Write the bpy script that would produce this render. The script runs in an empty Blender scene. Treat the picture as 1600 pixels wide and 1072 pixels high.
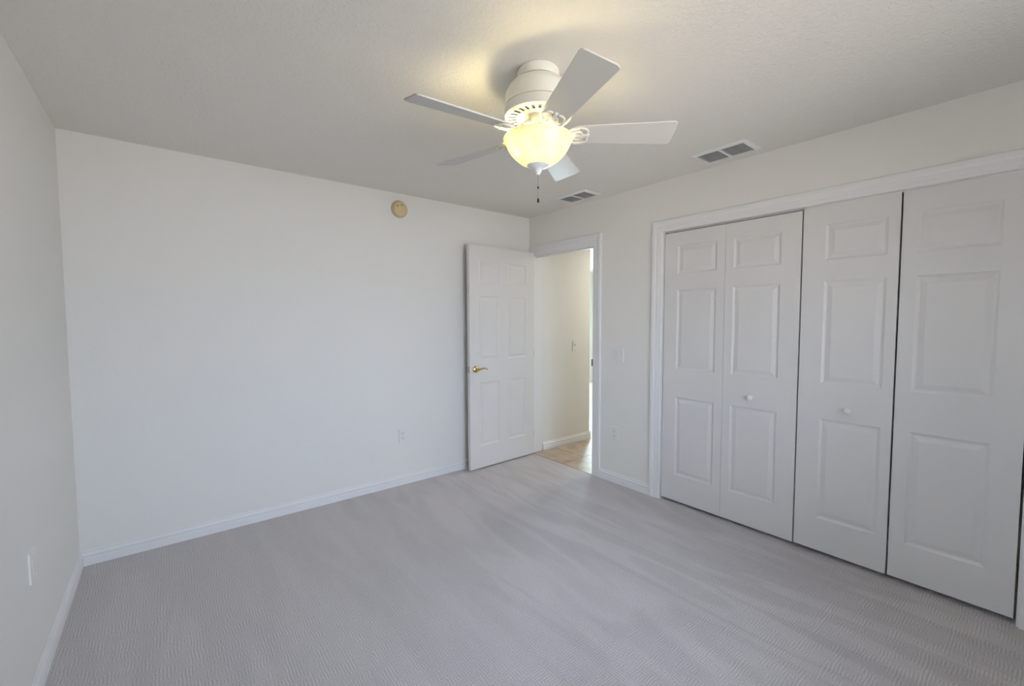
import bpy, bmesh, math, random
from mathutils import Vector, Matrix
random.seed(4)
S = bpy.context.scene
COL = S.collection
PI = math.pi

# ------------------------------------------------------------------ camera
H = 2.44; W = 3.394; FRONT = -4.05
CAMP = Vector((-2.96931, -3.41018, 1.39999))
YAW, PITCH, ROLL, FPX = 0.67591, -0.05397, -0.00281, 675.59
cam = bpy.data.cameras.new('camera'); camo = bpy.data.objects.new('camera', cam); COL.objects.link(camo)
fw = Vector((math.sin(YAW)*math.cos(PITCH), math.cos(YAW)*math.cos(PITCH), math.sin(PITCH)))
rt = Vector((math.cos(YAW), -math.sin(YAW), 0)); up = rt.cross(fw)
r2 = rt*math.cos(ROLL) + up*math.sin(ROLL); u2 = -rt*math.sin(ROLL) + up*math.cos(ROLL)
m = Matrix.Identity(4)
for i in range(3):
    m[i][0] = r2[i]; m[i][1] = u2[i]; m[i][2] = -fw[i]; m[i][3] = CAMP[i]
camo.matrix_world = m
cam.sensor_fit = 'HORIZONTAL'; cam.sensor_width = 36.0; cam.lens = FPX/1600*36; cam.clip_start = 0.02
S.camera = camo

# ------------------------------------------------------------------ world and light
S.view_settings.view_transform = 'Standard'; S.view_settings.look = 'None'
S.view_settings.gamma = 1.0; S.view_settings.use_curve_mapping = False
S.view_settings.exposure = 0.11
wd = bpy.data.worlds.new('sky'); S.world = wd; wd.use_nodes = True
_nt = wd.node_tree; _bg = _nt.nodes['Background']; _bg.inputs[1].default_value = 6.3
_tc = _nt.nodes.new('ShaderNodeTexCoord'); _sp = _nt.nodes.new('ShaderNodeSeparateXYZ'); _rp = _nt.nodes.new('ShaderNodeValToRGB')
_mr = _nt.nodes.new('ShaderNodeMapRange'); _mr.inputs['From Min'].default_value = -1.0
_nt.links.new(_tc.outputs['Generated'], _sp.inputs[0]); _nt.links.new(_sp.outputs['Z'], _mr.inputs['Value']); _nt.links.new(_mr.outputs['Result'], _rp.inputs['Fac'])
_rp.color_ramp.elements[0].position = 0.46; _rp.color_ramp.elements[0].color = (0.96, 0.88, 0.78, 1)      # sunlit lawn and paving
_rp.color_ramp.elements[1].position = 0.54; _rp.color_ramp.elements[1].color = (0.80, 0.90, 1.06, 1)       # open sky
_nt.links.new(_rp.outputs['Color'], _bg.inputs[0])

def area(name, loc, direction, sx, sy, power, color, spread=PI):
    l = bpy.data.lights.new(name, 'AREA'); l.shape = 'RECTANGLE'; l.size = sx; l.size_y = sy
    l.energy = power; l.color = color; l.spread = spread
    o = bpy.data.objects.new(name, l); COL.objects.link(o); o.location = loc
    o.rotation_euler = Vector(direction).to_track_quat('-Z', 'Y').to_euler()
    return o
WIN = (-2.55, -0.75, 0.75, 2.1)        # bedroom window in the front wall: x0, x1, z0, z1
GD = (1.9, 2.98, 0.02, 2.05)            # glass door at the far side of the hall: y0, y1, z0, z1
SW = (-3.60, -2.82, 0.85, 2.05)        # unseen window added for its light, in the left wall beside the viewer: y0, y1, z0, z1
area('window_sky', ((WIN[0]+WIN[1])/2, FRONT-0.16, (WIN[2]+WIN[3])/2), (-0.08, 1, -0.38), WIN[1]-WIN[0], WIN[3]-WIN[2], 11, (0.50, 0.66, 1.0), math.radians(100))
area('window_ground_bounce', ((WIN[0]+WIN[1])/2, FRONT-0.18, (WIN[2]+WIN[3])/2), (0.0, 1, 0.35), WIN[1]-WIN[0], WIN[3]-WIN[2], 7, (0.80, 0.86, 1.0))
area('patio_daylight', (4.66, (GD[0]+GD[1])/2, (GD[2]+GD[3])/2), (-1, 0, 0), GD[1]-GD[0], GD[3]-GD[2], 320, (0.64, 0.90, 1.0))
area('hall_fill_light', (1.6, -0.75, H-0.02), (0, 0, -1), 0.35, 0.35, 19, (1.0, 0.90, 0.76))  # unseen fill lamp added to brighten the hall wall
LAMP_POWER = 5.8; LAMP_COLOR = (1.0, 0.84, 0.42)

# ------------------------------------------------------------------ materials
def mat(name, color, rough=0.6, metallic=0.0, bump=None, spec=0.5):
    mt = bpy.data.materials.new(name); mt.use_nodes = True
    nt = mt.node_tree; b = nt.nodes['Principled BSDF']
    b.inputs['Base Color'].default_value = (*color, 1); b.inputs['Roughness'].default_value = rough
    b.inputs['Metallic'].default_value = metallic; b.inputs['Specular IOR Level'].default_value = spec
    if bump:
        tc = nt.nodes.new('ShaderNodeTexCoord'); n = nt.nodes.new('ShaderNodeTexNoise')
        n.inputs['Scale'].default_value = bump[0]; n.inputs['Detail'].default_value = 3; n.inputs['Distortion'].default_value = bump[2] if len(bump) > 2 else 0
        bp = nt.nodes.new('ShaderNodeBump'); bp.inputs['Strength'].default_value = bump[1]; bp.inputs['Distance'].default_value = 0.004
        nt.links.new(tc.outputs['Object'], n.inputs['Vector'])
        if len(bump) > 3:
            cr = nt.nodes.new('ShaderNodeValToRGB'); cr.color_ramp.elements[0].position = bump[3]; cr.color_ramp.elements[1].position = bump[4]
            nt.links.new(n.outputs['Fac'], cr.inputs['Fac']); nt.links.new(cr.outputs['Color'], bp.inputs['Height'])
        else:
            nt.links.new(n.outputs['Fac'], bp.inputs['Height'])
        nt.links.new(bp.outputs['Normal'], b.inputs['Normal'])
    return mt
M_WALL = mat('wall_paint', (0.80, 0.787, 0.745), 0.7, bump=(45, 0.16))
M_CEIL = mat('ceiling_texture', (0.82, 0.79, 0.735), 0.9, bump=(58, 0.30, 0.8, 0.42, 0.62))
M_TRIM = mat('trim_paint', (0.80, 0.80, 0.79), 0.35)
M_DOOR = mat('door_paint', (0.72, 0.705, 0.69), 0.42, bump=(90, 0.05))
M_FAN = mat('fan_enamel', (0.80, 0.79, 0.72), 0.3)
M_BLADE = mat('fan_blade_laminate', (0.62, 0.60, 0.56), 0.4)
M_SLOT = mat('dark_recess', (0.05, 0.05, 0.045), 0.8)
M_DUCT = mat('duct_metal', (0.42, 0.43, 0.42), 0.7)
M_BRASS = mat('polished_brass', (0.72, 0.55, 0.22), 0.22, 1.0)
M_STEEL = mat('satin_steel', (0.45, 0.43, 0.40), 0.35, 1.0)
M_PLATE = mat('plate_plastic', (0.78, 0.78, 0.74), 0.35)
M_DETECT = mat('yellowed_plastic', (0.66, 0.52, 0.29), 0.45)
M_DETRIM = mat('yellowed_plastic_base', (0.55, 0.47, 0.31), 0.5)
M_BLACK = mat('black_rubber', (0.012, 0.012, 0.012), 0.6)
M_DIM = mat('closet_shade', (0.32, 0.32, 0.31), 0.8)  # closet shade put into the wall colour, so gaps round the leaves stay black
M_CHAIN = mat('chain_metal', (0.32, 0.28, 0.20), 0.35, 0.8)
M_FOB = mat('dark_wood', (0.035, 0.02, 0.012), 0.4)

def carpet_mat():
    mt = bpy.data.materials.new('grey_loop_carpet'); mt.use_nodes = True
    nt = mt.node_tree; L = nt.links; N = nt.nodes; b = N['Principled BSDF']
    b.inputs['Roughness'].default_value = 0.95; b.inputs['Specular IOR Level'].default_value = 0.15
    b.inputs['Sheen Weight'].default_value = 0.15
    tc = N.new('ShaderNodeTexCoord')
    def noise(scale, detail=2, vec=None, dist=0):
        n = N.new('ShaderNodeTexNoise'); n.inputs['Scale'].default_value = scale; n.inputs['Detail'].default_value = detail
        n.inputs['Distortion'].default_value = dist
        L.new(vec or tc.outputs['Object'], n.inputs['Vector']); return n
    def ramp(src, a, b_, c0, c1):
        r = N.new('ShaderNodeValToRGB'); r.color_ramp.elements[0].position = a; r.color_ramp.elements[1].position = b_
        r.color_ramp.elements[0].color = (*c0, 1); r.color_ramp.elements[1].color = (*c1, 1); L.new(src, r.inputs['Fac']); return r
    def mapping(rot, sc):
        mp = N.new('ShaderNodeMapping'); mp.inputs['Rotation'].default_value = (0, 0, rot); mp.inputs['Scale'].default_value = sc
        L.new(tc.outputs['Object'], mp.inputs['Vector']); return mp.outputs['Vector']
    def mult(a, b_, f=1.0):
        mx = N.new('ShaderNodeMix'); mx.data_type = 'RGBA'; mx.blend_type = 'MULTIPLY'; mx.inputs['Factor'].default_value = f
        L.new(a, mx.inputs['A']); L.new(b_, mx.inputs['B']); return mx.outputs['Result']
    def math_(op, x, y=None, z=None):
        n = N.new('ShaderNodeMath'); n.operation = op
        for i, v in enumerate((x, y, z)):
            if v is None: continue
            if isinstance(v, (int, float)): n.inputs[i].default_value = v
            else: L.new(v, n.inputs[i])
        return n.outputs[0]
    def mixf(f, x, y):
        n = N.new('ShaderNodeMix'); n.data_type = 'FLOAT'
        for k, v in (('Factor', f), ('A', x), ('B', y)):
            if isinstance(v, (int, float)): n.inputs[k].default_value = v
            else: L.new(v, n.inputs[k])
        return n.outputs['Result']
    sp = N.new('ShaderNodeSeparateXYZ'); L.new(tc.outputs['Object'], sp.inputs[0])
    # woven ribs about a centimetre apart, running one way or the other in small patches
    wob = noise(14, 2); woff = math_('MULTIPLY', wob.outputs['Fac'], 9.0)
    K = 2*PI/0.0115
    rx = math_('MULTIPLY_ADD', math_('SINE', math_('MULTIPLY_ADD', sp.outputs['X'], K, woff)), 0.5, 0.5)
    ry = math_('MULTIPLY_ADD', math_('SINE', math_('MULTIPLY_ADD', sp.outputs['Y'], K, woff)), 0.5, 0.5)
    ch = noise(17, 1); chm = ramp(ch.outputs['Fac'], 0.47, 0.53, (0, 0, 0), (1, 1, 1))
    ribs = mixf(chm.outputs['Color'], rx, ry)
    grain = noise(150, 1)
    loops = mixf(0.6, ribs, grain.outputs['Fac'])
    base = ramp(loops, 0.15, 0.80, (0.435, 0.408, 0.405), (0.665, 0.630, 0.627))
    # pile brushed by a vacuum cleaner: long tracks along the room, fading out towards the left wall
    tr = noise(1.0, 1, mapping(0.10, (3.4, 0.55, 1)), 2.6); trr = ramp(tr.outputs['Fac'], 0.43, 0.54, (0.945, 0.945, 0.945), (1.03, 1.03, 1.03))
    tr2 = noise(1.0, 2, mapping(-0.55, (5.0, 0.9, 1)), 1.0); tr2r = ramp(tr2.outputs['Fac'], 0.40, 0.60, (0.965, 0.965, 0.965), (1.025, 1.025, 1.025))
    mr = N.new('ShaderNodeMapRange'); mr.inputs['From Min'].default_value = -2.2; mr.inputs['From Max'].default_value = -1.3
    L.new(sp.outputs['X'], mr.inputs['Value'])
    fine = noise(330, 1); fr = ramp(fine.outputs['Fac'], 0.3, 0.7, (0.88, 0.88, 0.88), (1.06, 1.06, 1.06))
    c = mult(base.outputs['Color'], fr.outputs['Color']); c = mult(c, tr2r.outputs['Color'])
    mx = N.new('ShaderNodeMix'); mx.data_type = 'RGBA'; mx.blend_type = 'MULTIPLY'; L.new(mr.outputs['Result'], mx.inputs['Factor'])
    L.new(c, mx.inputs['A']); L.new(trr.outputs['Color'], mx.inputs['B']); c = mx.outputs['Result']
    L.new(c, b.inputs['Base Color'])
    bp = N.new('ShaderNodeBump'); bp.inputs['Strength'].default_value = 0.5; bp.inputs['Distance'].default_value = 0.004
    L.new(loops, bp.inputs['Height']); L.new(bp.outputs['Normal'], b.inputs['Normal'])
    return mt
M_CARPET = carpet_mat()

def tile_mat():
    mt = bpy.data.materials.new('tan_ceramic_tile'); mt.use_nodes = True
    nt = mt.node_tree; L = nt.links; N = nt.nodes; b = N['Principled BSDF']
    b.inputs['Roughness'].default_value = 0.30
    tc = N.new('ShaderNodeTexCoord'); mp = N.new('ShaderNodeMapping'); mp.inputs['Location'].default_value = (-0.33, 0.47, 0)
    L.new(tc.outputs['Object'], mp.inputs['Vector'])
    br = N.new('ShaderNodeTexBrick'); br.offset = 0; br.inputs['Scale'].default_value = 1.0
    br.inputs['Brick Width'].default_value = 0.42; br.inputs['Row Height'].default_value = 0.42; br.inputs['Mortar Size'].default_value = 0.006
    n = N.new('ShaderNodeTexNoise'); n.inputs['Scale'].default_value = 7; n.inputs['Detail'].default_value = 5
    L.new(tc.outputs['Object'], n.inputs['Vector'])
    r = N.new('ShaderNodeValToRGB'); r.color_ramp.elements[0].color = (0.42, 0.31, 0.22, 1); r.color_ramp.elements[1].color = (0.58, 0.46, 0.35, 1)
    r.color_ramp.elements[0].position = 0.35; r.color_ramp.elements[1].position = 0.65
    L.new(n.outputs['Fac'], r.inputs['Fac']); L.new(r.outputs['Color'], br.inputs['Color1']); L.new(r.outputs['Color'], br.inputs['Color2'])
    br.inputs['Mortar'].default_value = (0.26, 0.23, 0.20, 1)
    L.new(mp.outputs['Vector'], br.inputs['Vector']); L.new(br.outputs['Color'], b.inputs['Base Color'])
    return mt
M_TILE = tile_mat()

def bowl_mat():
    mt = bpy.data.materials.new('alabaster_glass'); mt.use_nodes = True
    nt = mt.node_tree; L = nt.links; N = nt.nodes
    for n in list(N):
        if n.type != 'OUTPUT_MATERIAL': N.remove(n)
    out = [n for n in N if n.type == 'OUTPUT_MATERIAL'][0]
    tc = N.new('ShaderNodeTexCoord'); n = N.new('ShaderNodeTexNoise'); n.inputs['Scale'].default_value = 9; n.inputs['Detail'].default_value = 3; n.inputs['Distortion'].default_value = 1.2
    L.new(tc.outputs['Object'], n.inputs['Vector'])
    r = N.new('ShaderNodeValToRGB'); r.color_ramp.elements[0].position = 0.35; r.color_ramp.elements[1].position = 0.68
    r.color_ramp.elements[0].color = (0.90, 0.86, 0.66, 1); r.color_ramp.elements[1].color = (0.95, 0.94, 0.86, 1)
    L.new(n.outputs['Fac'], r.inputs['Fac'])
    d = N.new('ShaderNodeBsdfDiffuse'); t = N.new('ShaderNodeBsdfTranslucent'); g = N.new('ShaderNodeBsdfGlossy'); g.inputs['Roughness'].default_value = 0.25
    L.new(r.outputs['Color'], d.inputs['Color']); L.new(r.outputs['Color'], t.inputs['Color'])
    mx = N.new('ShaderNodeMixShader'); mx.inputs[0].default_value = 0.42; L.new(d.outputs[0], mx.inputs[1]); L.new(t.outputs[0], mx.inputs[2])
    mx2 = N.new('ShaderNodeMixShader'); mx2.inputs[0].default_value = 0.05; L.new(mx.outputs[0], mx2.inputs[1]); L.new(g.outputs[0], mx2.inputs[2])
    L.new(mx2.outputs[0], out.inputs['Surface'])
    return mt
M_BOWL = bowl_mat()
def pane_mat():
    mt = bpy.data.materials.new('window_glass'); mt.use_nodes = True
    nt = mt.node_tree; L = nt.links; N = nt.nodes
    for n in list(N):
        if n.type != 'OUTPUT_MATERIAL': N.remove(n)
    out = [n for n in N if n.type == 'OUTPUT_MATERIAL'][0]
    t = N.new('ShaderNodeBsdfTransparent'); g = N.new('ShaderNodeBsdfGlossy'); g.inputs['Roughness'].default_value = 0.02
    f = N.new('ShaderNodeFresnel'); mx = N.new('ShaderNodeMixShader')
    L.new(f.outputs[0], mx.inputs[0]); L.new(t.outputs[0], mx.inputs[1]); L.new(g.outputs[0], mx.inputs[2]); L.new(mx.outputs[0], out.inputs['Surface'])
    return mt
M_PANE = pane_mat()

# ------------------------------------------------------------------ helpers
def box(bm, x0, x1, y0, y1, z0, z1):
    vs = [bm.verts.new((x, y, z)) for x in (x0, x1) for y in (y0, y1) for z in (z0, z1)]
    for f in ((0,1,3,2),(4,6,7,5),(0,4,5,1),(2,3,7,6),(0,2,6,4),(1,5,7,3)):
        bm.faces.new([vs[i] for i in f])
    return vs
def obj(name, bm, material, parent=None, smooth=False, bevel=0, weld=False):
    if weld: bmesh.ops.remove_doubles(bm, verts=bm.verts, dist=1e-5)
    bmesh.ops.recalc_face_normals(bm, faces=bm.faces)
    if bevel:
        es = [e for e in bm.edges if len(e.link_faces) == 2 and e.calc_face_angle(0) > 0.6]
        bmesh.ops.bevel(bm, geom=es, offset=bevel, segments=2, affect='EDGES', profile=0.6)
    me = bpy.data.meshes.new(name); bm.to_mesh(me); bm.free()
    for mm in (material if isinstance(material, (list, tuple)) else [material]): me.materials.append(mm)
    o = bpy.data.objects.new(name, me); COL.objects.link(o)
    if smooth:
        me.shade_smooth()
        md = None
        for p in me.polygons: p.use_smooth = True
        me.set_sharp_from_angle(angle=0.6)
    if parent: o.parent = parent
    return o
def tag(o, label, cat, group=None, kind=None):
    o['label'] = label; o['category'] = cat
    if group: o['group'] = group
    if kind: o['kind'] = kind
    return o
def thing(name, label, cat, loc, rz=0, group=None, kind=None):
    o = bpy.data.objects.new(name, None); COL.objects.link(o); o.location = loc; o.rotation_euler = (0, 0, rz); o.empty_display_size = 0.1
    return tag(o, label, cat, group, kind)
def lathe(bm, prof, seg=48, cx=0, cy=0, mi=0):
    rings = []
    for r, z in prof:
        if r < 1e-6: rings.append([bm.verts.new((cx, cy, z))])
        else: rings.append([bm.verts.new((cx+r*math.cos(2*PI*k/seg), cy+r*math.sin(2*PI*k/seg), z)) for k in range(seg)])
    for a, b in zip(rings, rings[1:]):
        for k in range(seg):
            k2 = (k+1) % seg
            if len(a) == 1 and len(b) == 1: continue
            if len(a) == 1: f = bm.faces.new((a[0], b[k], b[k2]))
            elif len(b) == 1: f = bm.faces.new((a[k], b[0], a[k2]))
            else: f = bm.faces.new((a[k], b[k], b[k2], a[k2]))
            f.material_index = mi
def tube(bm, pts, rad, seg=10):
    pts = [Vector(p) for p in pts]; rings = []
    for i, p in enumerate(pts):
        d = (pts[min(i+1, len(pts)-1)] - pts[max(i-1, 0)]).normalized()
        a = d.orthogonal().normalized() if i == 0 else (rings_a - d*rings_a.dot(d)).normalized()
        rings_a = a; b = d.cross(a); r = rad[i] if isinstance(rad, (list, tuple)) else rad
        rings.append([bm.verts.new(p + (a*math.cos(2*PI*k/seg) + b*math.sin(2*PI*k/seg))*r) for k in range(seg)])
    for A, B in zip(rings, rings[1:]):
        for k in range(seg): bm.faces.new((A[k], A[(k+1) % seg], B[(k+1) % seg], B[k]))
    bm.faces.new(rings[0][::-1]); bm.faces.new(rings[-1])
def prism(bm, poly, z0, z1, tf=None):
    tf = tf or (lambda p: p)
    lo = [bm.verts.new(tf(Vector((x, y, z0)))) for x, y in poly]; hi = [bm.verts.new(tf(Vector((x, y, z1)))) for x, y in poly]
    bm.faces.new(lo[::-1]); bm.faces.new(hi)
    n = len(poly)
    for k in range(n): bm.faces.new((lo[k], lo[(k+1) % n], hi[(k+1) % n], hi[k]))
def extrude_profile(bm, prof, p0, p1, out, upv=Vector((0, 0, 1)), m0=0, m1=0):
    """prof: (offset out, offset up); m0/m1: slide of each end along the run per unit of 'up' (mitres)"""
    p0, p1, out, upv = Vector(p0), Vector(p1), Vector(out), Vector(upv)
    d = (p1-p0).normalized()
    A = [bm.verts.new(p0 + out*a + upv*b + d*(m0*b)) for a, b in prof]; B = [bm.verts.new(p1 + out*a + upv*b + d*(m1*b)) for a, b in prof]
    n = len(prof)
    for k in range(n): bm.faces.new((A[k], A[(k+1) % n], B[(k+1) % n], B[k]))
    bm.faces.new(A[::-1]); bm.faces.new(B)

# ------------------------------------------------------------------ room shell
def struct(name, bm, material, label, cat, **k):
    return tag(obj(name, bm, material, **k), label, cat, kind='structure')
DO = (-0.875, -0.045, 2.068)           # entry doorway: y0, y1, head
CO = (-3.375, -1.545, 2.066)           # closet opening
T = 0.12
bm = bmesh.new(); box(bm, -W, 0.0, FRONT, 0, -0.06, 0)
box(bm, 0, 0.75, CO[0], CO[1], -0.06, 0)
struct('floor', bm, M_CARPET, 'grey mauve loop carpet covering the bedroom floor', 'carpet', weld=False)
bm = bmesh.new(); box(bm, -W-T, 0.12, FRONT-T, T, H, H+0.1); box(bm, T, 0.75+T, FRONT-T, -1.3, H, H+0.1)
struct('ceiling', bm, M_CEIL, 'grey beige textured ceiling above the bedroom', 'ceiling')
bm = bmesh.new(); box(bm, -W-T, 0, 0, T, -0.06, H)
struct('wall_back', bm, M_WALL, 'long cream wall facing the viewer left of the open door', 'wall')
bm = bmesh.new()
box(bm, -W-T, -W, FRONT-T, SW[0], -0.06, H); box(bm, -W-T, -W, SW[1], 0, -0.06, H)
box(bm, -W-T, -W, SW[0], SW[1], -0.06, SW[2]); box(bm, -W-T, -W, SW[0], SW[1], SW[3], H)
struct('wall_left', bm, M_WALL, 'cream wall along the left edge of the view', 'wall')
bm = bmesh.new()
box(bm, 0, T, DO[1], T, -0.06, H); box(bm, 0, T, DO[0], DO[1], DO[2], H)
box(bm, 0, T, CO[1], DO[0], -0.06, H); box(bm, 0, T, CO[0], CO[1], CO[2], H); box(bm, 0, T, FRONT-T, CO[0], -0.06, H)
struct('wall_right', bm, M_WALL, 'cream wall holding the doorway and the closet', 'wall')
bm = bmesh.new()
box(bm, -W, WIN[0], FRONT-T, FRONT, -0.06, H); box(bm, WIN[1], 0, FRONT-T, FRONT, -0.06, H)
box(bm, WIN[0], WIN[1], FRONT-T, FRONT, -0.06, WIN[2]); box(bm, WIN[0], WIN[1], FRONT-T, FRONT, WIN[3], H)
struct('wall_front', bm, M_WALL, 'cream window wall behind the viewer', 'wall')
wn = thing('window_1', 'white framed window in the wall behind the viewer', 'window', ((WIN[0]+WIN[1])/2, FRONT, WIN[2]), kind='structure')
def local(bm, o):
    bmesh.ops.translate(bm, verts=bm.verts, vec=-Vector(o.location)); return bm
bm = bmesh.new(); e = 0.045
for a in ((WIN[0], WIN[0]+e), (WIN[1]-e, WIN[1]), ((WIN[0]+WIN[1])/2-e/2, (WIN[0]+WIN[1])/2+e/2)): box(bm, a[0], a[1], FRONT-0.09, FRONT-0.03, WIN[2], WIN[3])
for a in ((WIN[2], WIN[2]+e), (WIN[3]-e, WIN[3])): box(bm, WIN[0], WIN[1], FRONT-0.09, FRONT-0.03, a[0], a[1])
obj('window_frame', local(bm, wn), M_TRIM, wn)
bm = bmesh.new(); box(bm, WIN[0], WIN[1], FRONT-0.066, FRONT-0.062, WIN[2], WIN[3]); obj('pane', local(bm, wn), M_PANE, wn)
wn = thing('window_added', 'added white framed window, out of view, lighting the room from the left wall', 'window', (-W, (SW[0]+SW[1])/2, SW[2]), kind='structure')
bm = bmesh.new()
for a in ((SW[0], SW[0]+e), (SW[1]-e, SW[1]), ((SW[0]+SW[1])/2-e/2, (SW[0]+SW[1])/2+e/2)): box(bm, -W-0.09, -W-0.03, a[0], a[1], SW[2], SW[3])
for a in ((SW[2], SW[2]+e), (SW[3]-e, SW[3])): box(bm, -W-0.09, -W-0.03, SW[0], SW[1], a[0], a[1])
obj('window_frame', local(bm, wn), M_TRIM, wn)
bm = bmesh.new(); box(bm, -W-0.066, -W-0.062, SW[0], SW[1], SW[2], SW[3]); obj('pane', local(bm, wn), M_PANE, wn)
# closet interior
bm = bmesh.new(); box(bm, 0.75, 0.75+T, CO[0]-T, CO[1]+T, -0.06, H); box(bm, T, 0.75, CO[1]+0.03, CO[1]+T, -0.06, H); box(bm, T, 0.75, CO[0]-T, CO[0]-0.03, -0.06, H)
struct('wall_closet', bm, M_DIM, 'inner walls of the closet behind the folding doors, coloured dark for shade', 'wall')
# hall beyond the doorway
bm = bmesh.new(); box(bm, 0.0, 4.55, CO[1]+T, 3.6, -0.07, -0.006)
struct('floor_hall', bm, M_TILE, 'tan ceramic tile floor of the hall beyond the doorway', 'floor')
bm = bmesh.new(); box(bm, T, 4.67, CO[1]+T, 3.72, H, H+0.1)
struct('ceiling_hall', bm, M_WALL, 'pale ceiling of the hall beyond the doorway', 'ceiling')
HE = 0.905                              # where the hall side wall ends
bm = bmesh.new(); box(bm, T, HE, -0.033, T, -0.06, H)
struct('wall_hall_side', bm, M_WALL, 'cream hall wall seen through the open doorway', 'wall')
bm = bmesh.new(); box(bm, HE-0.12, HE, T, 3.6, -0.06, H); box(bm, HE-0.12, 4.67, 3.6, 3.72, -0.06, H)
struct('wall_hall_back', bm, M_WALL, 'hall wall beyond the corner of the doorway view', 'wall')
bm = bmesh.new(); box(bm, T, 4.67, CO[1]+T-0.1, CO[1]+T, -0.06, H)
struct('wall_hall_right', bm, M_WALL, 'hall wall behind the light switch wall', 'wall')
bm = bmesh.new(); box(bm, 4.55, 4.67, CO[1]+T, GD[0], -0.06, H); box(bm, 4.55, 4.67, GD[1], 3.6, -0.06, H); box(bm, 4.55, 4.67, GD[0], GD[1], GD[3], H); box(bm, 4.55, 4.67, GD[0], GD[1], -0.06, GD[2])
struct('wall_hall_far', bm, M_WALL, 'far wall of the hall with a glazed door', 'wall')
pd = thing('window_2', 'glazed patio door letting daylight onto the hall tiles', 'window', (4.6, (GD[0]+GD[1])/2, 0), kind='structure')
bm = bmesh.new()
for a in ((GD[0], GD[0]+.06), (GD[1]-.06, GD[1]), ((GD[0]+GD[1])/2-.04, (GD[0]+GD[1])/2+.04)): box(bm, 4.58, 4.63, a[0], a[1], GD[2], GD[3])
for a in ((GD[2], GD[2]+.08), (GD[3]-.06, GD[3])): box(bm, 4.58, 4.63, GD[0], GD[1], a[0], a[1])
obj('window_frame', local(bm, pd), M_TRIM, pd)
bm = bmesh.new(); box(bm, 4.603, 4.607, GD[0], GD[1], GD[2], GD[3]); obj('pane', local(bm, pd), M_PANE, pd)

# ------------------------------------------------------------------ trim
BASE = [(0, 0), (0.014, 0), (0.014, 0.040), (0.0115, 0.044), (0.0115, 0.050), (0.0135, 0.054), (0.0135, 0.062), (0.009, 0.069), (0.0065, 0.074), (0.0065, 0.082), (0.003, 0.087), (0, 0.087)]
def baseboard(name, p0, p1, out, label):
    bm = bmesh.new(); extrude_profile(bm, BASE, p0, p1, out)
    return struct(name, bm, M_TRIM, label, 'baseboard')
baseboard('baseboard_back', (-W, 0, 0), (-0.02, 0, 0), (0, -1, 0), 'white moulded baseboard along the long cream wall')
baseboard('baseboard_left', (-W, FRONT, 0), (-W, -0.014, 0), (1, 0, 0), 'white moulded baseboard along the left wall')
CW = 0.085
baseboard('baseboard_right', (0, CO[1]+0.008+CW, 0), (0, DO[0]-0.006-CW+0.014, 0), (-1, 0, 0), 'short white baseboard between the doorway and the closet')
baseboard('baseboard_front', (-W+.014, FRONT, 0), (0, FRONT, 0), (0, 1, 0), 'white baseboard along the window wall behind the viewer')
bm = bmesh.new(); extrude_profile(bm, BASE, (0.155, -0.033, -0.006), (HE+0.014, -0.033, -0.006), (0, -1, 0)); extrude_profile(bm, BASE, (HE, -0.033, -0.006), (HE, 3.6, -0.006), (1, 0, 0))
struct('baseboard_hall', bm, M_TRIM, 'white baseboard above the hall tiles', 'baseboard')
# casing profile: (out, across) from the inner edge to the outer edge
CAS = [(0, 0), (0.008, 0), (0.010, 0.004), (0.010, 0.020), (0.0125, 0.026), (0.0125, 0.046), (0.015, 0.052), (0.0175, 0.060), (0.0175, 0.079), (0.014, CW), (0, CW)]
def casing(name, y0, y1, head, label, left_cut=None):
    """y0<y1 are the inner edges of the casing, head its inner height"""
    bm = bmesh.new(); out = (-1, 0, 0)
    extrude_profile(bm, CAS, (0, y0, 0), (0, y0, head), out, (0, -1, 0), 0, 1)
    if left_cut is None: extrude_profile(bm, CAS, (0, y1, 0), (0, y1, head), out, (0, 1, 0), 0, 1)
    else:
        box(bm, -0.0125, 0, y1, left_cut, 0, head+CW)
    extrude_profile(bm, CAS, (0, y0, head), (0, y1, head), out, (0, 0, 1), -1, 1 if left_cut is None else 0)
    return struct(name, bm, M_TRIM, label, 'door casing')
casing('trim_1', DO[0]+0.007, -0.040, DO[2]-0.004, 'white moulded casing around the open doorway', left_cut=-0.001)
casing('trim_2', CO[0]+0.004, CO[1]+0.006, CO[2]-0.008, 'white moulded casing around the wide closet opening')
# jambs
bm = bmesh.new()
box(bm, 0.0, T+0.005, DO[0], DO[0]+0.018, 0, DO[2]-0.018); box(bm, 0.0, T+.005, DO[1]-0.012, DO[1], 0, DO[2]-.018); box(bm, 0.0, T+.005, DO[0], DO[1], DO[2]-0.018, DO[2])
box(bm, 0.040, 0.075, DO[0]+0.018, DO[0]+0.030, 0, DO[2]-.018); box(bm, 0.040, 0.075, DO[0]+.03, DO[1]-.02, DO[2]-0.030, DO[2]-0.018)
dj = struct('trim_3', bm, M_TRIM, 'white jamb and stop lining the open doorway', 'door jamb')
bm = bmesh.new(); box(bm, -0.0135, 0.03, DO[0]+0.0175, DO[0]+0.0195, 0.985, 1.045); obj('strike_plate', bm, M_STEEL, dj)['label'] = 'small dull metal strike plate'
bm = bmesh.new()
box(bm, 0, T, CO[0]-0.001, CO[0]+0.012, 0, CO[2]); box(bm, 0, T, CO[1]-0.004, CO[1]+0.001, 0, CO[2]); box(bm, 0, T, CO[0], CO[1], CO[2]-0.010, CO[2])
cj = struct('trim_4', bm, M_TRIM, 'white jamb lining the closet opening', 'door jamb')
bm = bmesh.new(); box(bm, 0.012, 0.016, CO[0]+.02, -2.47, CO[2]-0.016, CO[2]-0.010); box(bm, 0.032, 0.036, CO[0]+.02, CO[1]-.02, CO[2]-0.016, CO[2]-0.010)
obj('door_track', bm, M_TRIM, cj)
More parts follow.
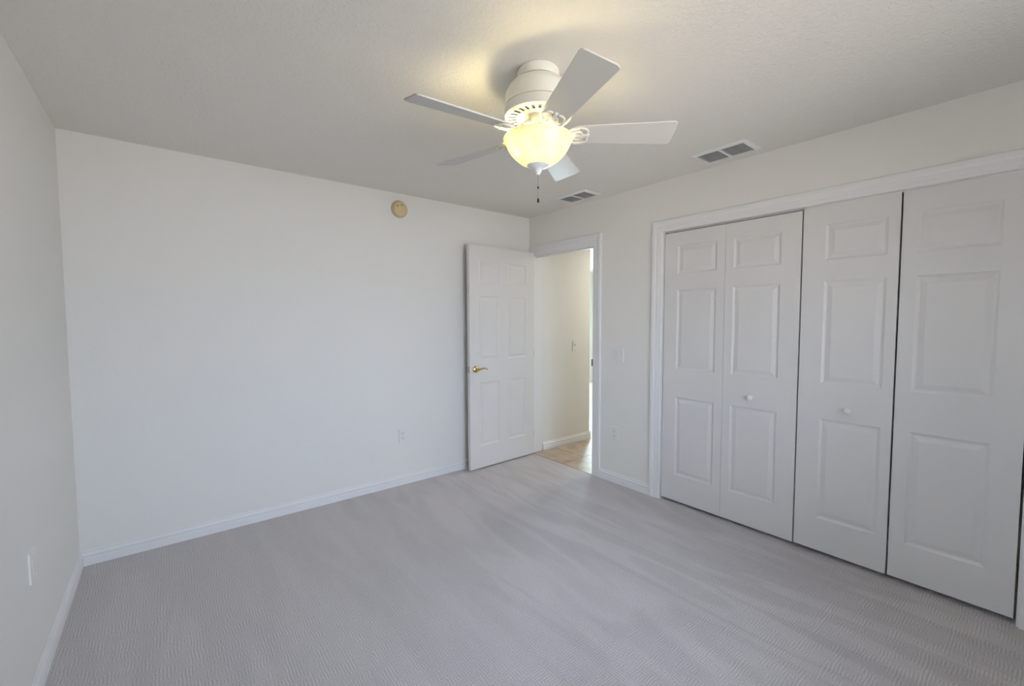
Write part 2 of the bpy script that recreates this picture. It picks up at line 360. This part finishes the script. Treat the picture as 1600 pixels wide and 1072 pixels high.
bm = bmesh.new(); box(bm, -0.014, 0.002, DO[0]+.018, DO[1]-.012, -0.004, 0.0015)
struct('trim_5', bm, mat('threshold_edge', (0.38, 0.33, 0.28), 0.6), 'thin strip where the carpet meets the hall tile', 'threshold')

# ------------------------------------------------------------------ moulded doors
ROWS = [(0.221, 0.816), (1.024, 1.618), (1.735, 1.940)]
def leaf_mesh(width, z0, z1, thick, panels_x, rows, edge=0.003):
    """leaf in local space: x along width 0..width, front face at y=0 facing -y, back at y=thick"""
    bm = bmesh.new()
    xs = sorted(set([0, width] + [v for p in panels_x for v in p])); zs = sorted(set([z0, z1] + [v for r in rows for v in r]))
    for side, yf, sg in ((0, 0.0, 1), (1, thick, -1)):
        for i in range(len(xs)-1):
            for j in range(len(zs)-1):
                a, b, c, d = xs[i], xs[i+1], zs[j], zs[j+1]
                if (a, b) in panels_x and (c, d) in rows:
                    steps = [(0, 0), (0.005, 0.0030), (0.012, 0.0062), (0.017, 0.0066), (0.040, 0.0012), (0.044, 0.0008)]
                    prev = None
                    for ins, dep in steps:
                        y = yf + sg*dep
                        cur = [bm.verts.new(p) for p in ((a+ins, y, c+ins), (b-ins, y, c+ins), (b-ins, y, d-ins), (a+ins, y, d-ins))]
                        if prev:
                            for k in range(4): bm.faces.new((prev[k], prev[(k+1) % 4], cur[(k+1) % 4], cur[k]))
                        prev = cur
                    bm.faces.new(prev)
                else:
                    bm.faces.new([bm.verts.new(p) for p in ((a, yf, c), (b, yf, c), (b, yf, d), (a, yf, d))])
    # edges, sharing the break points so the seams weld
    for x in (0, width):
        for j in range(len(zs)-1): bm.faces.new([bm.verts.new(p) for p in ((x, 0, zs[j]), (x, thick, zs[j]), (x, thick, zs[j+1]), (x, 0, zs[j+1]))])
    for z in (z0, z1):
        for i in range(len(xs)-1): bm.faces.new([bm.verts.new(p) for p in ((xs[i], 0, z), (xs[i+1], 0, z), (xs[i+1], thick, z), (xs[i], thick, z))])
    bmesh.ops.remove_doubles(bm, verts=bm.verts, dist=1e-6)
    bmesh.ops.recalc_face_normals(bm, faces=bm.faces)
    es = [e for e in bm.edges if all((abs(v.co.y) < 1e-6 and (min(abs(v.co.x), abs(v.co.x-width)) < 1e-6 or min(abs(v.co.z-z0), abs(v.co.z-z1)) < 1e-6)) for v in e.verts)
          and (abs(e.verts[0].co.x-e.verts[1].co.x) < 1e-6 and min(abs(e.verts[0].co.x), abs(e.verts[0].co.x-width)) < 1e-6 or abs(e.verts[0].co.z-e.verts[1].co.z) < 1e-6 and min(abs(e.verts[0].co.z-z0), abs(e.verts[0].co.z-z1)) < 1e-6)]
    bmesh.ops.bevel(bm, geom=es, offset=edge, segments=2, affect='EDGES')
    return bm
# entry door, open against the long wall
DW = 0.812
HY = -0.052
d1 = leaf_mesh(DW, 0.012, 2.078, 0.035, [(0.112, 0.352), (0.460, 0.700)], ROWS)
# local x=0 is the free edge here; hinge edge at local x = DW
door = obj('door_1', d1, mat('entry_door_paint', (0.75, 0.732, 0.71), 0.4, bump=(90, 0.05)))
ang = math.radians(2.6)
# place the leaf: hinge edge back corner at (-0.018, HY); leaf runs towards -x, front face towards -y
door.rotation_euler = (0, 0, ang)
off = Vector((DW*math.cos(ang) - 0.035*math.sin(ang), DW*math.sin(ang) + 0.035*math.cos(ang), 0))
door.location = Vector((-0.016, HY, 0)) - off
tag(door, 'white six-panel bedroom door standing open against the long wall', 'door', kind='structure')
bm = bmesh.new()
LZ = 0.945; LX = 0.064
seg = 28
def disc_y(bm, cx, cz, prof, seg=28):
    rings = []
    for r, y in prof:
        rings.append([bm.verts.new((cx + r*math.cos(2*PI*k/seg), y, cz + r*math.sin(2*PI*k/seg))) for k in range(seg)] if r > 1e-6 else [bm.verts.new((cx, y, cz))])
    for a, b in zip(rings, rings[1:]):
        for k in range(seg):
            k2 = (k+1) % seg
            if len(b) == 1: bm.faces.new((a[k], a[k2], b[0]))
            else: bm.faces.new((a[k], a[k2], b[k2], b[k]))
disc_y(bm, LX, LZ, [(0.033, 0.0), (0.033, -0.004), (0.029, -0.009), (0.018, -0.012), (0.013, -0.016), (0.012, -0.040), (0.013, -0.048), (0, -0.050)])
hd = obj('door_handle', bm, M_BRASS, door, smooth=True); hd['label'] = 'polished brass lever handle with round rose'
bm = bmesh.new()
tube(bm, [(LX, -0.046, LZ), (LX+0.02, -0.049, LZ+0.003), (LX+0.045, -0.050, LZ+0.008), (LX+0.068, -0.050, LZ+0.010), (LX+0.088, -0.049, LZ+0.005), (LX+0.103, -0.047, LZ-0.003)], [0.010, 0.0085, 0.0075, 0.007, 0.0065, 0.006], 12)
obj('lever', bm, M_BRASS, hd, smooth=True)
bm = bmesh.new(); disc_y(bm, LX, LZ, [(0.033, 0.035), (0.033, 0.039), (0.028, 0.044), (0.012, 0.047), (0.012, 0.060), (0, 0.062)])
obj('door_handle', bm, M_BRASS, door, smooth=True)
bm = bmesh.new(); box(bm, -0.0015, 0.001, 0.005, 0.030, LZ-0.028, LZ+0.028); box(bm, -0.010, 0, 0.011, 0.023, LZ-0.012, LZ+0.012)
obj('latch_plate', bm, M_STEEL, door)['label'] = 'dark metal latch plate on the door edge'
for hz in (0.22, 1.05, 1.86):
    bm = bmesh.new(); tube(bm, [(DW+0.006, 0.030, hz-0.044), (DW+0.006, 0.030, hz+0.044)], 0.0055, 10); box(bm, DW-0.001, DW+0.003, 0.004, 0.030, hz-0.044, hz+0.044)
    obj('hinge', bm, M_BRASS, door)

# closet folding doors
def bifold(name, label, leaves, group):
    t = thing(name, label, 'closet door', (0.008, leaves[0][0], 0), kind='structure', group=group)
    for (ya, yb, pa, pb, z0, z1, knob) in leaves:     # ya > yb going towards the viewer
        w = ya-yb
        # local x runs from ya to yb (towards -y), front faces -x
        bm = leaf_mesh(w, z0, z1, 0.033, [(round(ya-pa, 4), round(ya-pb, 4))], ROWS, 0.0012)
        # local (x,y,z) -> world (0.008+y, ya-x, z)
        for v in bm.verts:
            v.co = Vector((v.co.y, (ya-leaves[0][0]) - v.co.x, v.co.z))
        lf = obj('door_leaf', bm, M_DOOR, t)
        if knob:
            ky, kz = knob; bm = bmesh.new()
            disc_y(bm, 0, 0, [(0.0, 0.0)] and [(0.009, 0.0), (0.0085, -0.008), (0.010, -0.012), (0.0165, -0.018), (0.0175, -0.023), (0.0155, -0.028), (0.008, -0.031), (0, -0.0315)], 24)
            for v in bm.verts: v.co = Vector((v.co.y, v.co.x + ky-leaves[0][0], v.co.z + kz))
            obj('knob', bm, M_PLATE, lf, smooth=True)['label'] = 'small round white knob'
    return t
bifold('door_2', 'pair of white folding closet doors nearer the doorway', [(-1.554, -2.0106, -1.660, -1.952, 0.022, 2.041, None), (-2.0114, -2.4585, -2.064, -2.351, 0.022, 2.041, (-2.200, 0.887))], 'folding closet door pairs')
bifold('door_3', 'pair of white folding closet doors at the right edge of the view', [(-2.4665, -2.9025, -2.579, -2.857, 0.025, 2.050, (-2.716, 0.884)), (-2.9105, -3.354, -2.972, -3.256, 0.028, 2.050, None)], 'folding closet door pairs')

# door stop on the long wall's baseboard
ds = thing('door_stop', 'small door stop with black tip on the baseboard behind the open door', 'door stop', (-0.775, -0.0135, 0.058))
bm = bmesh.new(); pts = [(0.0045*math.cos(k*0.9), -0.004-k*0.0009, 0.0045*math.sin(k*0.9)) for k in range(58)]
tube(bm, pts, 0.0011, 5); obj('spring', bm, M_STEEL, ds)
bm = bmesh.new(); tube(bm, [(0, -0.056, 0), (0, -0.060, 0), (0, -0.070, 0)], [0.0085, 0.009, 0.0075], 14); obj('tip', bm, M_BLACK, ds)['label'] = 'black rubber tip'
bm = bmesh.new(); tube(bm, [(0, 0, 0), (0, -0.003, 0), (0, -0.006, 0)], [0.010, 0.010, 0.006], 14); obj('mount', bm, M_STEEL, ds)

# ------------------------------------------------------------------ wall plates  (local: x across, z up, plate sits on y=0 and faces -y)
def rbox(bm, cx, cz, w, h, y0, y1, r=0.006, n=4):
    pts = []
    for sx, sz, a0 in ((1, 1, 0), (-1, 1, PI/2), (-1, -1, PI), (1, -1, 1.5*PI)):
        for k in range(n+1):
            a = a0 + PI/2*k/n; pts.append((cx+sx*(w/2-r)+r*math.cos(a), cz+sz*(h/2-r)+r*math.sin(a)))
    lo = [bm.verts.new((x, y0, z)) for x, z in pts]; hi = [bm.verts.new((cx+(x-cx)*0.965, y1, cz+(z-cz)*0.975)) for x, z in pts]
    bm.faces.new(lo); bm.faces.new(hi[::-1]); N_ = len(pts)
    for k in range(N_): bm.faces.new((lo[k], lo[(k+1) % N_], hi[(k+1) % N_], hi[k]))
def outlet(label, loc, rz, group='duplex wall outlets'):
    t = thing('wall_outlet', label, 'outlet', loc, rz, group)
    bm = bmesh.new(); rbox(bm, 0, 0, 0.072, 0.116, 0, -0.006); obj('cover_plate', bm, M_PLATE, t)
    for dz in (0.0195, -0.0195):
        bm = bmesh.new(); rbox(bm, 0, dz, 0.033, 0.028, -0.005, -0.0075, 0.009); f = obj('socket', bm, M_PLATE, t)
        bm = bmesh.new()
        for dx, hh in ((-0.0065, 0.009), (0.0065, 0.0075)): box(bm, dx-0.0014, dx+0.0014, -0.0079, -0.0072, dz+0.002-hh/2+0.002, dz+0.002+hh/2+0.002)
        tube(bm, [(0, -0.0072, dz-0.008), (0, -0.0079, dz-0.008)], 0.0026, 10)
        obj('slot', bm, M_SLOT, f)
    bm = bmesh.new(); tube(bm, [(0, -0.005, 0), (0, -0.0068, 0)], 0.003, 10); obj('screw', bm, M_PLATE, t)
    return t
outlet('white duplex outlet low on the long cream wall left of the open door', (-1.427, 0, 0.42), 0)
outlet('white duplex outlet between doorway and closet, below the light switch', (0, -1.110, 0.427), -PI/2)
t = thing('wall_jack_plate', 'white jack plate low on the left wall near the corner', 'wall plate', (-W, -1.045, 0.480), PI/2)
bm = bmesh.new(); rbox(bm, 0, 0, 0.090, 0.120, 0, -0.006); obj('cover_plate', bm, M_PLATE, t)
bm = bmesh.new(); rbox(bm, 0, 0, 0.033, 0.067, -0.005, -0.0078, 0.002); obj('insert', bm, M_PLATE, t)
t = thing('light_switch', 'white double rocker switch plate between doorway and closet', 'light switch', (0, -1.132, 1.100), -PI/2)
bm = bmesh.new(); rbox(bm, 0, 0, 0.118, 0.117, 0, -0.006); obj('cover_plate', bm, M_PLATE, t)
for dx in (-0.023, 0.023):
    bm = bmesh.new(); rbox(bm, dx, 0, 0.035, 0.068, -0.005, -0.0066, 0.002); f = obj('rocker_frame', bm, mat('rocker_gap', (0.55, 0.55, 0.51), 0.5), t)
    bm = bmesh.new()
    vs = box(bm, dx-0.0155, dx+0.0155, -0.0105, -0.006, -0.032, 0.032)
    for v in bm.verts:
        if v.co.z > 0 and v.co.y < -0.008: v.co.y = -0.0075
    obj('rocker', bm, M_PLATE, f)
t = thing('hall_switch', 'small white switch plate on the hall wall through the doorway', 'light switch', (0.648, -0.033, 1.105), 0)
bm = bmesh.new(); rbox(bm, 0, 0, 0.072, 0.116, 0, -0.006); obj('cover_plate', bm, M_PLATE, t)
bm = bmesh.new(); box(bm, -0.005, 0.005, -0.016, -0.005, -0.002, 0.014); obj('toggle', bm, M_PLATE, t)
t = thing('smoke_alarm', 'round yellowed plastic alarm high on the long cream wall', 'alarm', (-1.427, 0, 2.312), 0)
bm = bmesh.new(); disc_y(bm, 0, 0, [(0.070, 0.0), (0.070, -0.010), (0.067, -0.014), (0, -0.014)], 40); obj('base', bm, M_DETRIM, t, smooth=True)
bm = bmesh.new(); disc_y(bm, 0, 0, [(0.062, -0.013), (0.061, -0.026), (0.055, -0.033), (0.035, -0.036), (0, -0.037)], 40); cv = obj('cover', bm, M_DETECT, t, smooth=True)
for dx, dz in ((-0.027, 0.018), (0.010, 0.030)):
    bm = bmesh.new(); tube(bm, [(dx, -0.034, dz), (dx, -0.0375, dz)], 0.0055, 12)
    obj('vent_hole', bm, M_SLOT, cv)['label'] = 'small dark hole'

# ------------------------------------------------------------------ ceiling registers
def register(label, x0, x1, y0, y1):
    cx, cy = (x0+x1)/2, (y0+y1)/2; t = thing('ceiling_vent', label, 'vent', (cx, cy, H), 0, 'ceiling air vents')
    hw, hl = (x1-x0)/2, (y1-y0)/2; e = 0.028
    bm = bmesh.new()
    def ring(a, b, za, c, d, zb):
        o = [bm.verts.new((sx*a, sy*b, za)) for sx, sy in ((-1,-1),(1,-1),(1,1),(-1,1))]; i = [bm.verts.new((sx*c, sy*d, zb)) for sx, sy in ((-1,-1),(1,-1),(1,1),(-1,1))]
        for k in range(4): bm.faces.new((o[k], o[(k+1) % 4], i[(k+1) % 4], i[k]))
    ring(hw, hl, 0, hw-0.002, hl-0.002, -0.004); ring(hw-0.002, hl-0.002, -0.004, hw-e+.008, hl-e+.008, -0.010); ring(hw-e+.008, hl-e+.008, -0.010, hw-e, hl-e, -0.009); ring(hw-e, hl-e, -0.009, hw-e, hl-e, -0.0005)
    obj('frame', bm, M_TRIM, t, weld=True)
    bm = bmesh.new(); box(bm, -hw+e, hw-e, -0.007, 0.007, -0.010, -0.001); obj('divider', bm, M_TRIM, t)
    bm = bmesh.new(); box(bm, -hw+e-.001, hw-e+.001, -hl+e-.001, hl-e+.001, -0.0012, -0.0002); obj('backing', bm, M_DUCT, t)['label'] = 'dark duct behind the slats'
    n = 11
    bm = bmesh.new()
    for k in range(n):
        x = -hw+e + (k+0.5)*(2*hw-2*e)/n
        for ya, yb in ((-hl+e, -0.007), (0.007, hl-e)):
            v = [(x-0.0042, -0.0085), (x+0.0042, -0.0025), (x+0.0046, -0.0031), (x-0.0038, -0.0091)]
            A = [bm.verts.new((p, ya, q)) for p, q in v]; B = [bm.verts.new((p, yb, q)) for p, q in v]
            for j in range(4): bm.faces.new((A[j], A[(j+1) % 4], B[(j+1) % 4], B[j]))
    obj('slat_panel', bm, mat('vent_slat', (0.72, 0.72, 0.70), 0.5), t)
    return t
register('white ceiling vent nearer the viewer, above the closet doors', -0.316, -0.092, -2.262, -1.922)
register('white ceiling vent farther away, above the doorway', -0.312, -0.100, -1.030, -0.688)

# ------------------------------------------------------------------ ceiling fan
FX, FY = -1.707, -2.017
fan = thing('ceiling_fan', 'white five-blade ceiling fan with lit alabaster bowl light', 'ceiling fan', (FX, FY, H))
z = lambda v: v - H                    # world height to fan-local
bm = bmesh.new(); lathe(bm, [(0.0, z(2.44)), (0.084, z(2.44)), (0.084, z(2.436)), (0.089, z(2.434)), (0.089, z(2.408)), (0.086, z(2.403)), (0.079, z(2.402)), (0.078, z(2.396)), (0.0, z(2.396))], 64)
obj('canopy', bm, M_FAN, fan, smooth=True)
bm = bmesh.new()
lathe(bm, [(0.077, z(2.404)), (0.079, z(2.398)), (0.090, z(2.394)), (0.108, z(2.386)), (0.124, z(2.372)), (0.134, z(2.352)), (0.139, z(2.325)), (0.1405, z(2.294)), (0.1345, z(2.2925)), (0.1345, z(2.2885)), (0.1425, z(2.287)), (0.143, z(2.262)), (0.141, z(2.252)), (0.134, z(2.246))], 72)
mh = obj('motor_housing', bm, M_FAN, fan, smooth=True)
# vented underside: radial bars between an outer and an inner ring, flat plate behind coloured dark for the shade inside
bm = bmesh.new(); lathe(bm, [(0.136, z(2.2475)), (0.126, z(2.2465)), (0.126, z(2.2485)), (0.136, z(2.2495))], 72)
lathe(bm, [(0.092, z(2.2475)), (0.056, z(2.249)), (0.056, z(2.2505)), (0.092, z(2.2492))], 72)
NB = 26
for k in range(NB):
    a0 = 2*PI*k/NB; a1 = a0 + 2*PI/NB*0.50
    vs = []
    for a in (a0, a1):
        for r, zz in ((0.127, 2.2466), (0.091, 2.2476), (0.091, 2.2492), (0.127, 2.2482)): vs.append(bm.verts.new((r*math.cos(a), r*math.sin(a), z(zz))))
    for f in ((0,1,2,3), (7,6,5,4), (0,4,5,1), (1,5,6,2), (2,6,7,3), (3,7,4,0)): bm.faces.new([vs[i] for i in f])
obj('vent_ring', bm, M_FAN, mh)
bm = bmesh.new(); lathe(bm, [(0.133, z(2.253)), (0.06, z(2.255)), (0.0, z(2.255))], 48); obj('vent_well', bm, mat('vent_well_shade', (0.16, 0.15, 0.12), 0.8), mh)
bm = bmesh.new()
lathe(bm, [(0.0, z(2.262)), (0.052, z(2.260)), (0.052, z(2.232)), (0.058, z(2.230)), (0.058, z(2.212)), (0.056, z(2.210)), (0.056, z(2.196)), (0.0535, z(2.195)), (0.0535, z(2.191)), (0.056, z(2.190)), (0.056, z(2.166)), (0.060, z(2.162)), (0.060, z(2.156)), (0.0, z(2.156))], 48)
hub = obj('switch_housing', bm, M_FAN, fan, smooth=True)
for k in range(4):
    a0 = k*PI/2 + 0.35 + PI
    bm = bmesh.new()
    pts = [(0.0562*math.cos(a0+0.5*j/8), 0.0562*math.sin(a0+0.5*j/8), z(2.186)) for j in range(9)]; tube(bm, pts, 0.0016, 6)
    obj('slot', bm, M_FOB, hub)['label'] = 'thin dark slot'
    bm = bmesh.new(); tube(bm, [(0.0545*math.cos(a0+0.75), 0.0545*math.sin(a0+0.75), z(2.176)), (0.058*math.cos(a0+0.75), 0.058*math.sin(a0+0.75), z(2.176))], 0.002, 8)
    obj('screw', bm, M_FOB, hub)['label'] = 'small dark screw'
# blades and ornate irons
PH = -1.9675; TILT = -0.2613; BZ = 2.1775
def mirror(pts): return pts + [(x, -y) for x, y in reversed(pts)]
def blade_poly():
    R0, R1, h0, h1, rc = 0.150, 0.568, 0.052, 0.070, 0.018
    pts = [(R0, h0-0.012), (R0+0.006, h0-0.004), (R0+0.016, h0)]
    for k in range(7):
        a = PI/2 - PI/2*k/6; pts.append((R1-rc+rc*math.cos(a), h1-rc+rc*math.sin(a)))
    return mirror(pts)[::-1]
blade_me = None; iron_me = None
for k in range(5):
    a = PH + k*2*PI/5
    rot = Matrix.Translation((0, 0, z(BZ))) @ Matrix.Rotation(a, 4, 'Z') @ Matrix.Rotation(TILT, 4, 'X')
    if k == 0:
        bm = bmesh.new(); prism(bm, blade_poly(), 0.0, 0.006); bl = obj('blade', bm, M_BLADE, fan, bevel=0.0012); blade_me = bl.data
        bm = bmesh.new()
        zi = -0.0045
        # spine from the flywheel down to the blade
        def bar(pts, w, th=0.006):
            L_, R_ = [], []
            P = [Vector(p) for p in pts]; rows = []
            for i, p in enumerate(P):
                d = (P[min(i+1, len(P)-1)] - P[max(i-1, 0)]); d.z = 0; d = d.normalized() if d.length > 0 else Vector((1, 0, 0)); n = Vector((-d.y, d.x, 0)); ww = w[i] if isinstance(w, (list, tuple)) else w
                rows.append([bm.verts.new(p+n*ww/2), bm.verts.new(p-n*ww/2), bm.verts.new(p-n*ww/2-Vector((0, 0, th))), bm.verts.new(p+n*ww/2-Vector((0, 0, th)))])
            for A, B in zip(rows, rows[1:]):
                for j in range(4): bm.faces.new((A[j], B[j], B[(j+1) % 4], A[(j+1) % 4]))
            bm.faces.new(rows[0]); bm.faces.new(rows[-1][::-1])
        bar([(0.052, 0, 0.045), (0.072, 0, 0.042), (0.090, 0, 0.024), (0.108, 0, 0.006), (0.128, 0, 0.0), (0.215, 0, 0.0)], [0.030, 0.026, 0.020, 0.018, 0.020, 0.012])
        # horseshoe scroll either side of the spine
        for s in (1, -1):
            arc = [(0.118 + 0.0, s*0.006, 0.0)]
            for j in range(13):
                t_ = PI*1.0 - PI*1.12*j/12
                arc.append((0.168 + 0.040*math.cos(t_), s*(0.022 + 0.024*math.sin(t_)), 0.0))
            bar(arc, 0.0085, 0.006)
            bar([(0.128, s*0.008, 0.001), (0.143, s*0.018, 0.001), (0.163, s*0.024, 0.001), (0.180, s*0.018, 0.001), (0.184, s*0.008, 0.001)], 0.006, 0.007)
            bar([(0.060, s*0.012, 0.044), (0.082, s*0.020, 0.038), (0.100, s*0.017, 0.018), (0.118, s*0.008, 0.002)], 0.006, 0.006)
        for v in bm.verts: v.co.z -= 0.0005
        ir = obj('blade_iron', bm, M_FAN, fan, bevel=0.001); iron_me = ir.data
        bm = bmesh.new(); tube(bm, [(0, 0, -0.0055), (0, 0, -0.0090)], [0.0045, 0.0030], 10)
        sc = obj('screw', bm, M_FAN, ir); screw_me = sc.data; sc.location = (0.205, 0, 0)
    else:
        bl = bpy.data.objects.new('blade', blade_me); COL.objects.link(bl); bl.parent = fan
        ir = bpy.data.objects.new('blade_iron', iron_me); COL.objects.link(ir); ir.parent = fan
        sc = bpy.data.objects.new('screw', screw_me); COL.objects.link(sc); sc.parent = ir; sc.location = (0.205, 0, 0)
    for sy in (0.044, -0.044):
        sc = bpy.data.objects.new('screw', screw_me); COL.objects.link(sc); sc.parent = ir; sc.location = (0.168, sy, 0)
    bl.matrix_local = rot; ir.matrix_local = rot
# light kit
CUP = [(0.148, 2.163), (0.1475, 2.158), (0.143, 2.152), (0.139, 2.146), (0.135, 2.136), (0.127, 2.120), (0.116, 2.104), (0.103, 2.090), (0.088, 2.076), (0.072, 2.065), (0.055, 2.056), (0.036, 2.050), (0.012, 2.048)]
bm = bmesh.new()
inner = [(max(r-0.0035, 0.010), zz+0.003) for r, zz in CUP]
lathe(bm, [(r, z(zz)) for r, zz in CUP] + [(r, z(zz)) for r, zz in reversed(inner)] + [(CUP[0][0], z(CUP[0][1]))], 64)
bowl = obj('glass_bowl', bm, M_BOWL, fan, smooth=True, weld=True); bowl['label'] = 'cream alabaster glass bowl'
bm = bmesh.new(); lathe(bm, [(0.0, z(2.157)), (0.085, z(2.157)), (0.088, z(2.154)), (0.085, z(2.151)), (0.0, z(2.151))], 48); obj('fitter_plate', bm, M_FAN, fan, smooth=True)
bm = bmesh.new(); lathe(bm, [(0.004, z(2.151)), (0.004, z(2.05))], 12); obj('centre_rod', bm, M_FAN, fan)
bm = bmesh.new()
lathe(bm, [(0.0, z(2.056)), (0.047, z(2.057)), (0.0475, z(2.053)), (0.040, z(2.047)), (0.026, z(2.042)), (0.018, z(2.037)), (0.014, z(2.031)), (0.0145, z(2.028)), (0.011, z(2.024)), (0.009, z(2.020)), (0.0095, z(2.018)), (0.006, z(2.014)), (0.0, z(2.013))], 40)
fin = obj('finial', bm, mat('finial_enamel', (0.74, 0.76, 0.76), 0.3), fan, smooth=True)
# pull chain
bm = bmesh.new(); zz = 2.012
while zz > 1.915:
    lathe(bm, [(0, z(zz)+0.0013), (0.0011, z(zz)), (0, z(zz)-0.0013)], 6); zz -= 0.0029
tube(bm, [(0, 0, z(2.013)), (0, 0, z(1.915))], 0.00045, 5)
ch = obj('pull_chain', bm, M_CHAIN, fan)
bm = bmesh.new(); lathe(bm, [(0, z(1.968)), (0.0034, z(1.966)), (0.0038, z(1.962)), (0.0034, z(1.958)), (0, z(1.956))], 14); obj('chain_connector', bm, M_FOB, ch, smooth=True)
bm = bmesh.new(); lathe(bm, [(0, z(1.918)), (0.003, z(1.916)), (0.0046, z(1.908)), (0.0042, z(1.900)), (0, z(1.897))], 14); obj('fob', bm, M_FOB, ch, smooth=True)
# bulbs
hv = Vector((FX, FY, 0)) - Vector((CAMP.x, CAMP.y, 0)); hv.normalize(); sv = Vector((hv.y, -hv.x, 0))
M_BULB = bpy.data.materials.new('lit_bulb'); M_BULB.use_nodes = True
bb = M_BULB.node_tree.nodes['Principled BSDF']; bb.inputs['Emission Color'].default_value = (1, 0.8, 0.5, 1); bb.inputs['Emission Strength'].default_value = 6; bb.inputs['Base Color'].default_value = (0.9, 0.85, 0.75, 1)
for bx, by, pw in ((-0.078, -0.045, 1.15), (0.060, 0.035, 0.6)):
    c = sv*bx + hv*by
    bm = bmesh.new(); lathe(bm, [(0, -0.022), (0.012, -0.018), (0.017, -0.006), (0.015, 0.006), (0.008, 0.016), (0.007, 0.026), (0, 0.026)], 20, c.x, c.y)
    for v in bm.verts: v.co.z += z(2.104)
    bo = obj('light_bulb', bm, M_BULB, fan, smooth=True); bo.visible_shadow = True
    l = bpy.data.lights.new('bulb_light', 'POINT'); l.energy = LAMP_POWER*pw; l.color = LAMP_COLOR; l.shadow_soft_size = 0.03
    lo = bpy.data.objects.new('bulb_light', l); COL.objects.link(lo); lo.parent = fan; lo.location = (c.x - sv.x*0.0, c.y, z(2.134))
